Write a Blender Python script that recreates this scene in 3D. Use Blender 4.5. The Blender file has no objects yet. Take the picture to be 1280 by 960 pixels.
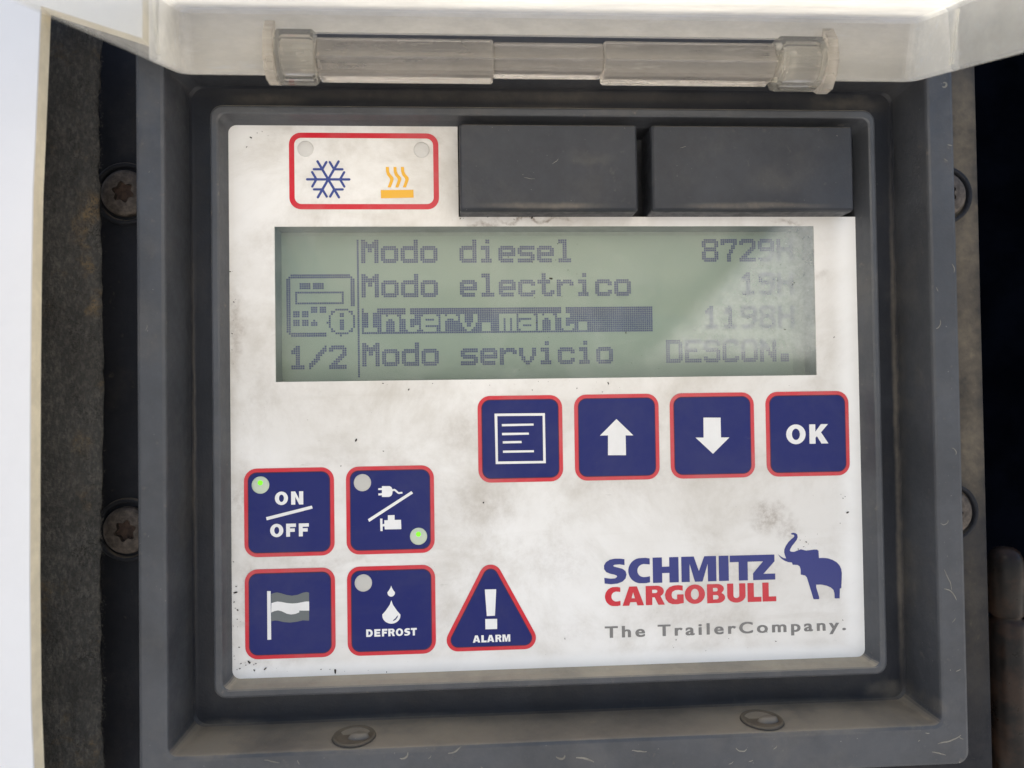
import bpy, bmesh, math, random
from mathutils import Vector, Matrix
from mathutils.geometry import tessellate_polygon
import numpy as np

random.seed(7)
SC = bpy.context.scene
COL = SC.collection
MM = 0.001

# ------------------------------------------------------------------ camera
# panel frame in millimetres: X to the right, Y down, w out of the panel towards the viewer
YAW, PIT, ROL = math.radians(-3.4191), math.radians(-1.0543), math.radians(-0.8246)
cy, sy, cp, sp, cr, sr = math.cos(YAW), math.sin(YAW), math.cos(PIT), math.sin(PIT), math.cos(ROL), math.sin(ROL)
RM = (np.array([[cr, -sr, 0], [sr, cr, 0], [0, 0, 1]]) @ np.array([[1, 0, 0], [0, cp, -sp], [0, sp, cp]])
      @ np.array([[cy, 0, sy], [0, 1, 0], [-sy, 0, cy]]))
CAM = -RM.T @ np.array([0, 0, 192.0])


def V(X, Y, w=0.0):
    """panel millimetres -> world metres"""
    return Vector((X * MM, -w * MM, -Y * MM))


def at(px, py, w=0.0):
    """measured photo pixel -> panel millimetres on the plane at height w"""
    d = RM.T @ np.array([(px - 640) / 960, (py - 480) / 960, 1.0])
    s = (-w - CAM[2]) / d[2]
    q = CAM + s * d
    return float(q[0]), float(q[1])


cam = bpy.data.cameras.new('camera')
cam.lens, cam.sensor_width = 27.0, 36.0
cam.clip_start, cam.clip_end = 0.005, 200.0
cam.dof.use_dof = True
cam.dof.focus_distance = 0.190
cam.dof.aperture_fstop = 11.0
cobj = bpy.data.objects.new('camera', cam)
COL.objects.link(cobj)
cw = V(CAM[0], CAM[1], -CAM[2])
rows = [Vector((RM[0][0], RM[0][2], -RM[0][1])), Vector((-RM[1][0], -RM[1][2], RM[1][1])),
        Vector((-RM[2][0], -RM[2][2], RM[2][1]))]
cobj.matrix_world = Matrix(((rows[0].x, rows[1].x, rows[2].x, cw.x), (rows[0].y, rows[1].y, rows[2].y, cw.y),
                            (rows[0].z, rows[1].z, rows[2].z, cw.z), (0, 0, 0, 1)))
SC.camera = cobj

# ------------------------------------------------------------------ light
SUN_EL, SUN_AZ = math.radians(64), math.radians(-14)      # azimuth measured from +Y, clockwise: the sun stands behind the trailer
world = bpy.data.worlds.new('World')
SC.world = world
world.use_nodes = True
wn = world.node_tree.nodes
sky = wn.new('ShaderNodeTexSky')
sky.sky_type = 'NISHITA'
sky.sun_disc = False
sky.sun_elevation = SUN_EL
sky.sun_rotation = SUN_AZ
sky.dust_density = 3.0
sky.air_density = 1.0
sky.ozone_density = 0.6
wn['Background'].inputs['Strength'].default_value = 0.10
world.node_tree.links.new(sky.outputs[0], wn['Background'].inputs[0])
sun = bpy.data.lights.new('sun', 'SUN')
sun.energy = 4.0
sun.angle = math.radians(0.6)
sun.color = (1.0, 0.95, 0.88)
so = bpy.data.objects.new('sun', sun)
COL.objects.link(so)
sd = Vector((math.sin(SUN_AZ) * math.cos(SUN_EL), math.cos(SUN_AZ) * math.cos(SUN_EL), math.sin(SUN_EL)))
so.rotation_euler = sd.to_track_quat('Z', 'Y').to_euler()
SC.view_settings.view_transform = 'Standard'
SC.view_settings.look = 'None'
SC.view_settings.gamma = 1.0
SC.view_settings.exposure = 1.22
SC.cycles.transparent_max_bounces = 24
SC.cycles.max_bounces = 12


# ------------------------------------------------------------------ materials
class NT:
    """small node-tree writer"""
    def __init__(self, name):
        self.m = bpy.data.materials.new(name)
        self.m.use_nodes = True
        self.t = self.m.node_tree
        self.t.nodes.clear()
        self.out = self.t.nodes.new('ShaderNodeOutputMaterial')
        self.co = self.t.nodes.new('ShaderNodeTexCoord').outputs['Object']

    def link(self, a, b):
        self.t.links.new(a, b)

    def put(self, sock, v):
        if hasattr(v, 'node'):
            self.link(v, sock)
        elif isinstance(v, (tuple, list)):
            sock.default_value = tuple(v) + ((1.0,) if len(v) == 3 and len(sock.default_value) == 4 else ())
        else:
            sock.default_value = v

    def noise(self, scale, detail=4, rough=0.6, stretch=None, dist=0.0, off=0.0):
        n = self.t.nodes.new('ShaderNodeTexNoise')
        n.inputs['Scale'].default_value = scale
        n.inputs['Detail'].default_value = detail
        n.inputs['Roughness'].default_value = rough
        n.inputs['Distortion'].default_value = dist
        mp = self.t.nodes.new('ShaderNodeMapping')
        mp.inputs['Scale'].default_value = stretch or (1, 1, 1)
        mp.inputs['Location'].default_value = (off, off * 1.7, off * .6)
        self.link(self.co, mp.inputs[0])
        self.link(mp.outputs[0], n.inputs['Vector'])
        return n.outputs['Fac']

    def ramp(self, v, a, b, lo=0.0, hi=1.0):
        n = self.t.nodes.new('ShaderNodeMapRange')
        n.interpolation_type = 'SMOOTHSTEP'
        self.put(n.inputs['Value'], v)
        for k, x in zip(('From Min', 'From Max', 'To Min', 'To Max'), (a, b, lo, hi)):
            n.inputs[k].default_value = x
        return n.outputs[0]

    def math(self, op, a, b=0.0, clamp=False):
        n = self.t.nodes.new('ShaderNodeMath')
        n.operation = op
        n.use_clamp = clamp
        self.put(n.inputs[0], a)
        self.put(n.inputs[1], b)
        return n.outputs[0]

    def mix(self, f, a, b):
        n = self.t.nodes.new('ShaderNodeMix')
        n.data_type = 'RGBA'
        self.put(n.inputs[0], f)
        self.put(n.inputs[6], a)
        self.put(n.inputs[7], b)
        return n.outputs[2]

    def xyz(self):
        n = self.t.nodes.new('ShaderNodeSeparateXYZ')
        self.link(self.co, n.inputs[0])
        return n.outputs

    def schlick(self):
        """reflectance of a thin clear wall, the same from both sides"""
        n = self.t.nodes.new('ShaderNodeLayerWeight')
        n.inputs['Blend'].default_value = .5
        return self.math('ADD', .04, self.math('MULTIPLY', .96, self.math('POWER', n.outputs['Facing'], 5.0)))

    def up(self):
        g = self.t.nodes.new('ShaderNodeNewGeometry')
        n = self.t.nodes.new('ShaderNodeSeparateXYZ')
        self.link(g.outputs['Normal'], n.inputs[0])
        return n.outputs['Z']

    def bump(self, h, strength=0.3, dist=0.0002):
        n = self.t.nodes.new('ShaderNodeBump')
        n.inputs['Strength'].default_value = strength
        n.inputs['Distance'].default_value = dist
        self.link(h, n.inputs['Height'])
        return n.outputs[0]

    def blob(self, spots, wob=0.0035):
        """stain mask: soft round stains at panel positions (X, Y, radius, strength), ragged by noise"""
        ns = self.t.nodes.new('ShaderNodeTexNoise')
        ns.inputs['Scale'].default_value = 240
        ns.inputs['Detail'].default_value = 5
        self.link(self.co, ns.inputs['Vector'])
        vs = self.t.nodes.new('ShaderNodeVectorMath')
        vs.operation = 'SUBTRACT'
        self.link(ns.outputs['Color'], vs.inputs[0])
        vs.inputs[1].default_value = (.5, .5, .5)
        vm = self.t.nodes.new('ShaderNodeVectorMath')
        vm.operation = 'MULTIPLY_ADD'
        self.link(vs.outputs[0], vm.inputs[0])
        vm.inputs[1].default_value = (wob * 2,) * 3
        self.link(self.co, vm.inputs[2])
        tot = None
        for X, Y, rx, ry, s in spots:
            mp = self.t.nodes.new('ShaderNodeMapping')
            mp.vector_type = 'POINT'
            mp.inputs['Scale'].default_value = (1 / (rx * MM), 0, 1 / (ry * MM))
            mp.inputs['Location'].default_value = (-X / rx, 0, Y / ry)
            self.link(vm.outputs[0], mp.inputs[0])
            ln = self.t.nodes.new('ShaderNodeVectorMath')
            ln.operation = 'LENGTH'
            self.link(mp.outputs[0], ln.inputs[0])
            f = self.ramp(ln.outputs['Value'], 0.1, 1.0, s, 0.0)
            tot = f if tot is None else self.math('MAXIMUM', tot, f)
        return tot

    def pbsdf(self, base, rough=0.5, spec=0.5, metal=0.0, normal=None, coat=0.0, emis=None, es=0.0):
        n = self.t.nodes.new('ShaderNodeBsdfPrincipled')
        self.put(n.inputs['Base Color'], base)
        self.put(n.inputs['Roughness'], rough)
        self.put(n.inputs['Specular IOR Level'], spec)
        self.put(n.inputs['Metallic'], metal)
        n.inputs['Coat Weight'].default_value = coat
        n.inputs['Coat Roughness'].default_value = 0.15
        if normal is not None:
            self.link(normal, n.inputs['Normal'])
        if emis is not None:
            self.put(n.inputs['Emission Color'], emis)
            n.inputs['Emission Strength'].default_value = es
        return n.outputs[0]

    def shader(self, kind, **kw):
        n = self.t.nodes.new(kind)
        for k, v in kw.items():
            self.put(n.inputs[k], v)
        return n.outputs[0]

    def mixs(self, f, a, b):
        n = self.t.nodes.new('ShaderNodeMixShader')
        self.put(n.inputs[0], f)
        self.link(a, n.inputs[1])
        self.link(b, n.inputs[2])
        return n.outputs[0]

    def done(self, s):
        self.link(s, self.out.inputs[0])
        return self.m


def mat_plastic(name, base, dust=0.35, dustcol=(.20, .175, .14), rough=0.5, flecks=0.5, side_dust=0.12, spec=0.5, spots=None):
    t = NT(name)
    n1 = t.noise(38, 8, .68)
    n2 = t.noise(420, 4, .6, off=3.1)
    n3 = t.noise(1500, 2, .5, off=7.7)
    c = t.mix(t.ramp(n1, .32, .7), base, tuple(x * 1.45 + .004 for x in base))
    upf = t.ramp(t.up(), .35, .95)
    patch = t.ramp(t.noise(60, 7, .7, off=1.3), .48, .72)
    d = t.math('MULTIPLY', upf, t.ramp(n1, .2, .65, .45, 1.0))
    d = t.math('ADD', t.math('MULTIPLY', d, dust), t.math('MULTIPLY', patch, side_dust))
    d = t.math('ADD', d, t.math('MULTIPLY', t.ramp(n2, .62, .80), .22 * dust + .04), True)
    if spots:
        thin = [q for q in spots if min(q[2], q[3]) < 3]
        wide = [q for q in spots if min(q[2], q[3]) >= 3]
        for grp, wob in ((thin, .0005), (wide, .0035)):
            if grp:
                d = t.math('ADD', d, t.math('MULTIPLY', t.blob(grp, wob), t.ramp(t.math('ADD', t.math('MULTIPLY', n1, .6), t.math('MULTIPLY', n2, .4)), .3, .65, .3, 1.0)), True)
    c = t.mix(d, c, dustcol)
    c = t.mix(t.math('MULTIPLY', t.ramp(n3, .74, .80), flecks), c, (.30, .28, .25))
    r = t.math('ADD', t.math('MULTIPLY', d, .35), t.ramp(n2, .3, .7, rough - .06, rough + .10), True)
    return t.done(t.pbsdf(c, r, spec, normal=t.bump(t.math('ADD', n3, n2), .30, .00018)))


def grime(t, base, k=1.0, spots=None, dirt=(.40, .36, .30)):
    """handled, dusty print: cloudy grey-brown soil, specks and short scuffs; returns the colour"""
    a = t.ramp(t.noise(34, 9, .72, dist=.35), .40, .72)
    b = t.ramp(t.noise(150, 6, .65, off=4.0), .50, .80)
    w_ = t.ramp(t.noise(17, 6, .6, dist=.2, off=8.0), .34, .66)
    c = t.mix(t.math('MULTIPLY', w_, .27 * k), base, tuple(x * 1.08 for x in dirt))
    c = t.mix(t.math('MULTIPLY', a, .46 * k), c, dirt)
    c = t.mix(t.math('MULTIPLY', t.math('MULTIPLY', a, b), .22 * k), c, tuple(x * .7 for x in dirt))
    if spots:
        s = t.math('MULTIPLY', t.blob(spots), t.ramp(t.noise(700, 5, .75, off=9.2), .35, .68, .25, 1.0))
        c = t.mix(s, c, (.20, .15, .11))
    sp = t.ramp(t.noise(1300, 3, .6, off=2.2), .70, .77)
    c = t.mix(t.math('MULTIPLY', sp, .55 * k), c, (.10, .085, .07))
    sc = t.ramp(t.noise(420, 3, .5, stretch=(.28, 1, 1), off=5.2), .72, .79)
    wp = t.ramp(t.noise(120, 5, .6, stretch=(.22, 1, 1.3), dist=.4, off=1.9), .55, .75)
    c = t.mix(t.math('MULTIPLY', wp, .16 * k), c, dirt)
    c = t.mix(t.math('MULTIPLY', sc, .35 * k), c, (.22, .20, .17))
    return c


PANEL_SPOTS = [(65, 34.5, 7, 6, .62), (70, 38, 5, 5, .40), (-66, 26, 3, 13, .40), (-67.5, -14, 2.2, 16, .42),
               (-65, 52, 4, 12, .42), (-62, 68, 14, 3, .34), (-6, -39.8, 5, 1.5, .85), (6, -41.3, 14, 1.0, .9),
               (72, -40.6, 6, 1.2, .55), (-12, 12, 9, 8, .20), (-9, 30, 14, 10, .22), (60, 47, 16, 6, .18),
               (12, 45, 12, 10, .15), (-50, 2, 14, 9, .12), (-57, -34, 9, 14, .14), (80, -27, 4, 2, .3), (30, 24, 26, 8, .16), (-44, 18.4, 12, 1.6, .16), (-43, 43, 22, 1.3, .16), (-15, 60, 9, 9, .13), (14, 62, 12, 5, .12), (45, 60, 26, 4, .13), (-62, 0, 5, 16, .16), (-20, -62, 6, 2, .25)]


def mat_face():
    t = NT('panel_white_print')
    o_ = t.xyz()
    k_ = t.math('MAXIMUM', t.ramp(o_[0], .0815, .0870), t.ramp(o_[2], -.0665, -.0690))      # wiped clean along the right and bottom borders
    c = t.mix(t.math('MULTIPLY', k_, .7), grime(t, (.80, .79, .775), 1.12, PANEL_SPOTS), (.86, .86, .855))
    return t.done(t.pbsdf(c, .42, .4, normal=t.bump(t.noise(900, 3), .05)))


def mat_ink(name, col, k=.35, rough=.38, spec=.22):
    t = NT(name)
    c = grime(t, col, k, None, (.38, .36, .34) if max(col) > .5 else tuple(.55 * x + .075 for x in col))
    return t.done(t.pbsdf(c, rough, spec, normal=t.bump(t.noise(1100, 2), .04)))


def mat_plain(name, col, rough=.5, metal=0.0, var=.25, scale=300, spec=.5):
    t = NT(name)
    c = t.mix(t.ramp(t.noise(scale, 6, .7), .35, .7), tuple(x * (1 - var) for x in col), tuple(min(1, x * (1 + var)) for x in col))
    return t.done(t.pbsdf(c, rough, spec, metal, normal=t.bump(t.noise(scale * 2, 4), .15)))


def mat_hazy(name, haze, tint, rough=.18, diff=(.62, .58, .50), gloss=.10, wear=.25, clear=None):
    """aged clear polycarbonate: part see-through, part milky"""
    t = NT(name)
    tr = t.shader('ShaderNodeBsdfTransparent', Color=tint)
    sc = t.ramp(t.noise(55, 7, .7, stretch=(.35, 1, 1)), .35, .7, .75, 1.12)
    fine = t.ramp(t.noise(520, 4, .6, stretch=(.15, 1, 1), off=2), .55, .8)
    dcol = t.mix(fine, diff, tuple(min(.9, x * 1.25) for x in diff))
    tl = t.mixs(.22, t.shader('ShaderNodeBsdfTranslucent', Color=dcol), t.shader('ShaderNodeBsdfDiffuse', Color=dcol))
    f = t.math('MULTIPLY', sc, haze, True)
    if clear is not None:      # thinner, clearer side walls outside the ribs
        o_ = t.xyz()
        side = t.math('MAXIMUM', t.math('LESS_THAN', o_[0], -.0726), t.math('GREATER_THAN', o_[0], .0940))
        side = t.math('MULTIPLY', side, t.math('LESS_THAN', o_[1], -.0312))
        f = t.math('MULTIPLY', f, t.math('SUBTRACT', 1.0, t.math('MULTIPLY', side, t.math('ADD', 1 - clear, t.math('MULTIPLY', t.math('LESS_THAN', o_[0], 0.0), .36)))))
    f = t.math('ADD', f, t.math('MULTIPLY', fine, wear * .3), True)
    body = t.mixs(f, tr, tl)
    gl = t.shader('ShaderNodeBsdfAnisotropic' if False else 'ShaderNodeBsdfGlossy', Roughness=rough, Color=(.95, .95, .95))
    return t.done(t.mixs(t.math('ADD', t.schlick(), gloss * .2, True), body, gl))


def mat_clear(name, milk, rough, tint, diff):
    """thick clear plastic with some milkiness and scratches"""
    t = NT(name)
    n = t.noise(90, 6, .7, stretch=(.3, 1, 1))
    fine = t.ramp(t.noise(600, 4, .6, stretch=(.12, 1, 1), off=2), .55, .8)
    g = t.t.nodes.new('ShaderNodeBsdfGlass')
    g.inputs['Color'].default_value = tint + (1,)
    g.inputs['IOR'].default_value = 1.46
    t.put(g.inputs['Roughness'], t.ramp(n, .3, .7, rough * .6, rough * 1.6))
    t.link(t.bump(t.noise(260, 4, .6, stretch=(.2, 1, 1)), .10, .0002), g.inputs['Normal'])
    tl = t.mixs(.3, t.shader('ShaderNodeBsdfTranslucent', Color=diff), t.shader('ShaderNodeBsdfDiffuse', Color=diff))
    f = t.math('ADD', t.ramp(n, .3, .7, milk * .75, milk * 1.2), t.math('MULTIPLY', fine, .22), True)
    return t.done(t.mixs(f, g.outputs[0], tl))


def mat_glass_cover():
    t = NT('display_window_glass')
    tr = t.shader('ShaderNodeBsdfTransparent', Color=(.93, .95, .93))
    du = t.shader('ShaderNodeBsdfDiffuse', Color=(.80, .82, .78))
    dirt = t.math('ADD', t.ramp(t.noise(30, 9, .75, dist=.6, off=6), .45, .8, .02, .16),
                  t.math('MULTIPLY', t.ramp(t.noise(1300, 3, .6, off=2.2), .75, .79), .5), True)
    # sky reflection painted on the window as a pale wash right of a slanting edge
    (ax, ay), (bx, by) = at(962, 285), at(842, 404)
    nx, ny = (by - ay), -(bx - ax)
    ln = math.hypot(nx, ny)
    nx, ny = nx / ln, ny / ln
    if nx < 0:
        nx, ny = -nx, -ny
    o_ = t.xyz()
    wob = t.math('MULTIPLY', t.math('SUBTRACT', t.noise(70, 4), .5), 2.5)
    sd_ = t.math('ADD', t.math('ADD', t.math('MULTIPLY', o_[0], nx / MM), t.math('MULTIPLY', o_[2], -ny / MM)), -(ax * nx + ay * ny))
    sky_wash = t.ramp(t.math('ADD', sd_, wob), -1.5, 6.5, 0, .36)
    sky_wash = t.math('MULTIPLY', sky_wash, t.ramp(t.math('ADD', t.math('MULTIPLY', o_[2], -1000), wob), -9.5, -3.5, 1.0, .18))
    scr = t.ramp(t.noise(380, 3, .5, stretch=(.22, 1, 1), off=5.7), .75, .80)
    dirt = t.math('ADD', dirt, t.math('MULTIPLY', scr, .30), True)
    dirt = t.math('ADD', dirt, t.math('MULTIPLY', t.ramp(t.noise(900, 4, .7, off=3.3), .64, .74), .22), True)
    dirt = t.math('ADD', dirt, t.math('MULTIPLY', sky_wash, t.ramp(t.noise(140, 8, .75), .3, .65, .62, 1.0)), True)  # dirt mask also carries the painted sky reflection
    gl = t.shader('ShaderNodeBsdfGlossy', Roughness=.06, Color=(1, 1, 1))
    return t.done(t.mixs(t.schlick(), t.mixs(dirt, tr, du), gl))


M = {}
DUSTY = [(100.0, 5, 1.0, 80, .5), (100.0, 52, 1.1, 34, .5), (-78.4, 10, .6, 70, .28), (0, -73.2, 100, 2.2, .30), (-70, 82.8, 12, 2.2, .6), (-30, 83, 40, 2.0, .35), (70, 83, 34, 2.0, .45), (96, 80, 8, 4, .5), (8, -70, 30, 1.6, .3), (88, -72, 14, 3, .35), (-60, -72, 16, 2.5, .35)]
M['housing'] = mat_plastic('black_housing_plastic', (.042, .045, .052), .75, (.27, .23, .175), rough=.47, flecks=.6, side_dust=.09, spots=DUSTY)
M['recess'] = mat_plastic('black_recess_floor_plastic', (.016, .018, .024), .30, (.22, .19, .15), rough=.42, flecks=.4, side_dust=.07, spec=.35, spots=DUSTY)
M['frame'] = mat_plastic('black_frame_plastic', (.045, .048, .055), .95, dustcol=(.40, .35, .27), rough=.42, flecks=.25, side_dust=.07)
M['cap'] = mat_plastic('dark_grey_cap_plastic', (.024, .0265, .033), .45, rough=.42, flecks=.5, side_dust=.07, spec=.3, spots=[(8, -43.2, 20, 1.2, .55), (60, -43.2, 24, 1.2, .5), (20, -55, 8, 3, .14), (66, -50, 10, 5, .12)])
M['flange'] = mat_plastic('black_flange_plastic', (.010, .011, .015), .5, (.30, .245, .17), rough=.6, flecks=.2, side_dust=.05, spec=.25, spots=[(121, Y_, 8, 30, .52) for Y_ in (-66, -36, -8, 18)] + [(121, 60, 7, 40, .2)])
M['face'] = mat_face()
M['red'] = mat_ink('red_print', (.58, .014, .032), .45, spec=.16)
M['blue'] = mat_ink('blue_print', (.009, .015, .125), .5, spec=.16)
M['edge'] = mat_ink('dark_red_key_edge', (.085, .028, .050), .2)
M['white'] = mat_ink('white_print', (.80, .80, .80), .45)
M['greyprint'] = mat_ink('grey_print', (.135, .15, .155), .3)
M['logoblue'] = mat_ink('blue_logo_print', (.040, .048, .200), .35)
M['logored'] = mat_ink('red_logo_print', (.56, .020, .036), .25)
M['tag'] = mat_ink('grey_tagline_print', (.20, .195, .19), .4)
M['snow'] = mat_ink('blue_snowflake_print', (.045, .070, .26), .2)
M['heat'] = mat_ink('amber_print', (.78, .42, .035), .2)
M['lampoff'] = mat_ink('unlit_lamp_lens', (.52, .51, .48), .6, .3)
M['lampfaint'] = mat_ink('faint_lamp_lens', (.63, .62, .60), .6, .3)
t = NT('lit_green_led')
M['led'] = t.done(t.pbsdf((.10, .45, .02), .3, emis=(.20, 1.0, .0), es=.42))
t = NT('lit_led_lens')
M['lampon'] = t.done(t.pbsdf((.46, .50, .43), .3, emis=(.35, .75, .15), es=.03))
t = NT('lcd_background')
lc = t.mix(t.ramp(t.noise(18, 3, .5), .3, .7), (.245, .300, .250), (.285, .335, .272))
M['lcd'] = t.done(t.pbsdf(lc, .35, .4))
M['lcdedge'] = mat_plain('lcd_recess_side', (.16, .19, .18), .5, var=.12)
M['dots'] = mat_plain('lcd_dark_dots', (.045, .057, .145), .4, var=.1)
M['lcdframe'] = mat_plain('lcd_border', (.235, .275, .235), .4, var=.06)
M['plate'] = mat_hazy('hazy_lid_plastic', .74, (.96, .96, .94), .25, (.95, .92, .85), clear=.5)
M['knuckle'] = mat_clear('clear_hinge_plastic', .30, .07, (.98, .96, .93), (.93, .88, .81))
M['lug'] = mat_clear('clear_lug_plastic', .22, .06, (.98, .98, .96), (.90, .88, .82))
M['skin'] = mat_ink('white_painted_skin', (.82, .81, .81), .14, .30)
M['core'] = mat_plain('cream_cut_edge', (.78, .70, .53), .7, var=.10, scale=160)
M['steel'] = mat_plain('dull_screw_metal', (.105, .085, .070), .6, .35, .45, 500)
M['socket'] = mat_plain('rusty_socket', (.060, .035, .024), .7, .2, .4, 600)
t = NT('dark_rusty_pipe')
rb = t.mix(t.ramp(t.noise(120, 7, .7), .4, .65), (.010, .008, .007), (.034, .019, .012))
M['pipe'] = t.done(t.pbsdf(rb, t.ramp(t.noise(200, 5), .3, .7, .25, .55), .22, normal=t.bump(t.noise(500, 4), .2)))
M['yard'] = mat_plain('pale_concrete_yard', (.42, .405, .375), .9, var=.12, scale=1.5, spec=.2)
M['void'] = mat_plain('gap_shade_black', (.0012, .0016, .0030), .9, var=.4, scale=40, spec=.0)  # near-black colour stands in for the deep shade of the gap
M['thread'] = mat_plain('pale_scratch_marks', (.21, .195, .165), .8)
M['crumb'] = mat_plain('dark_dirt_crumbs', (.035, .028, .022), .9)
t = NT('dark_grey_felt')
f1 = t.ramp(t.noise(70, 9, .75, dist=.5), .38, .68)
f2 = t.ramp(t.noise(1300, 4, .7, stretch=(1, 1, .5)), .4, .7)
fc = t.mix(f2, (.085, .085, .082), (.165, .155, .14))
fc = t.mix(t.math('MULTIPLY', t.ramp(t.noise(85, 8, .8, off=2.0), .56, .72), .65), fc, (.24, .17, .09))
fc = t.mix(t.math('MULTIPLY', f1, .5), fc, (.038, .036, .034))
fc = t.mix(t.math('MULTIPLY', t.blob([(-98.5, -42, 2.5, 6, .8), (-99.3, -30, 2.2, 5, .7), (-98, -20, 1.6, 5, .6), (-100, 12, 2.5, 5, .4), (-100.5, -38, 2, 8, .5), (-99, 25, 2, 4, .4)], .004), t.ramp(t.noise(320, 6, .8, off=6), .35, .65)), fc, (.34, .23, .11))
M['felt'] = t.done(t.pbsdf(fc, .95, .1, normal=t.bump(t.math('ADD', t.noise(900, 5, .8), t.noise(160, 5, .8)), 1.0, .0012)))
M['fibre'] = mat_plain('felt_fibres', (.075, .069, .060), .95, var=.7, scale=120)


# ------------------------------------------------------------------ building helpers
def link_mesh(name, bm, mat, parent=None, smooth=False, label=None):
    bmesh.ops.recalc_face_normals(bm, faces=bm.faces)
    bm.normal_update()
    if bm.faces and all(abs(f.normal.y) > .999 for f in bm.faces):      # flat print: face the viewer
        bmesh.ops.reverse_faces(bm, faces=[f for f in bm.faces if f.normal.y > 0])
    me = bpy.data.meshes.new(name)
    bm.to_mesh(me)
    bm.free()
    for m in (mat if isinstance(mat, (list, tuple)) else [mat]):
        me.materials.append(m)
    if smooth:
        for p in me.polygons:
            p.use_smooth = True
    o = bpy.data.objects.new(name, me)
    COL.objects.link(o)
    if parent is not None:
        o.parent = parent
    if label:
        o['label'] = label
    return o


def thing(name, label, cat, group=None, kind=None):
    o = bpy.data.objects.new(name, None)
    COL.objects.link(o)
    o['label'], o['category'] = label, cat
    if group:
        o['group'] = group
    if kind:
        o['kind'] = kind
    return o


def rrect(x0, x1, y0, y1, r, n=6):
    """rounded rectangle, clockwise on screen, starting top-left"""
    r = max(r, 1e-4)
    pts = []
    for cx, cy_, a0 in ((x1 - r, y0 + r, -90), (x1 - r, y1 - r, 0), (x0 + r, y1 - r, 90), (x0 + r, y0 + r, 180)):
        for k in range(n + 1):
            a = math.radians(a0 + 90 * k / n)
            pts.append((cx + r * math.cos(a), cy_ + r * math.sin(a)))
    return pts


def loft(bm, loops, close_first=False, close_last=False, xf=V):
    """loops: list of (points2d, w); all with the same number of points"""
    rings = [[bm.verts.new(xf(x, y, w)) for x, y in pts] for pts, w in loops]
    n = len(rings[0])
    for a, b in zip(rings, rings[1:]):
        for i in range(n):
            bm.faces.new((a[i], a[(i + 1) % n], b[(i + 1) % n], b[i]))
    if close_first:
        bm.faces.new(rings[0])
    if close_last:
        bm.faces.new(rings[-1])
    return rings


def sheet(bm, outer, w, holes=(), thick=0.0, mi=0):
    """filled flat polygon with holes; thick gives it side walls down to w-thick"""
    polys = [[Vector((x, y, 0)) for x, y in lp] for lp in [outer] + list(holes)]
    flat = [p for lp in polys for p in lp]
    vs = [bm.verts.new(V(p.x, p.y, w)) for p in flat]
    for tri in tessellate_polygon(polys):
        try:
            f = bm.faces.new([vs[i] for i in tri])
            f.material_index = mi
        except ValueError:
            pass
    if thick:
        k = 0
        for lp in polys:
            n = len(lp)
            lo = [bm.verts.new(V(p.x, p.y, w - thick)) for p in lp]
            for i in range(n):
                f = bm.faces.new((vs[k + i], vs[k + (i + 1) % n], lo[(i + 1) % n], lo[i]))
                f.material_index = mi
            k += n


def plate(bm, pts, w0, w1, bev=0.15):
    """solid plate from w0 to w1 with a small chamfer on its front rim"""
    c = (sum(p[0] for p in pts) / len(pts), sum(p[1] for p in pts) / len(pts))
    def shrink(d):
        out = []
        n = len(pts)
        for i in range(n):
            a, b, e = Vector(pts[i - 1]), Vector(pts[i]), Vector(pts[(i + 1) % n])
            t_ = (e - a)
            nrm = Vector((-t_.y, t_.x))
            if nrm.length == 0:
                out.append(pts[i]); continue
            nrm.normalize()
            if nrm.dot(Vector(c) - b) < 0:
                nrm = -nrm
            q = b + nrm * d
            out.append((q.x, q.y))
        return out
    loft(bm, [(pts, w0), (pts, w1 - bev), (shrink(bev * .3), w1 - bev * .3), (shrink(bev), w1)], True, True)


def box(bm, x0, x1, y0, y1, w0, w1, bev=.3, r=.4):
    loft(bm, [(rrect(x0, x1, y0, y1, r, 3), w0), (rrect(x0, x1, y0, y1, r, 3), w1 - bev),
              (rrect(x0 + bev * .3, x1 - bev * .3, y0 + bev * .3, y1 - bev * .3, r, 3), w1 - bev * .3),
              (rrect(x0 + bev, x1 - bev, y0 + bev, y1 - bev, r, 3), w1)], True, True)


def circ(cx, cy_, r, n=32, ry=None):
    return [(cx + r * math.cos(2 * math.pi * k / n), cy_ + (ry or r) * math.sin(2 * math.pi * k / n)) for k in range(n)]


def stroke(a, b, wd, caps=True, n=6):
    """capsule outline between two points"""
    a, b = Vector(a), Vector(b)
    d = (b - a).normalized()
    nr = Vector((-d.y, d.x)) * wd / 2
    if not caps:
        return [tuple(a + nr), tuple(b + nr), tuple(b - nr), tuple(a - nr)]
    out = []
    an = math.atan2(nr.y, nr.x)
    for k in range(n + 1):
        q = an - math.pi * k / n
        out.append((b.x + wd / 2 * math.cos(q), b.y + wd / 2 * math.sin(q)))
    for k in range(n + 1):
        q = an + math.pi - math.pi * k / n
        out.append((a.x + wd / 2 * math.cos(q), a.y + wd / 2 * math.sin(q)))
    return out


def trace(ox, oy, s, pts, w=0.0):
    """outline measured on an enlarged crop (origin, scale) -> panel millimetres"""
    return [at(ox + x / s, oy + y / s, w) for x, y in pts]


# ------------------------------------------------------------------ heavy sans letters (unit box, y up)
def el(cx, cy_, rx, ry, a0, a1, n=14):
    return [(cx + rx * math.cos(math.radians(a0 + (a1 - a0) * k / n)), cy_ + ry * math.sin(math.radians(a0 + (a1 - a0) * k / n)))
            for k in range(n + 1)]


def norm(pts, x0, x1, y0, y1):
    return [((x - x0) / (x1 - x0), 1 - (y - y0) / (y1 - y0)) for x, y in pts]


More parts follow.
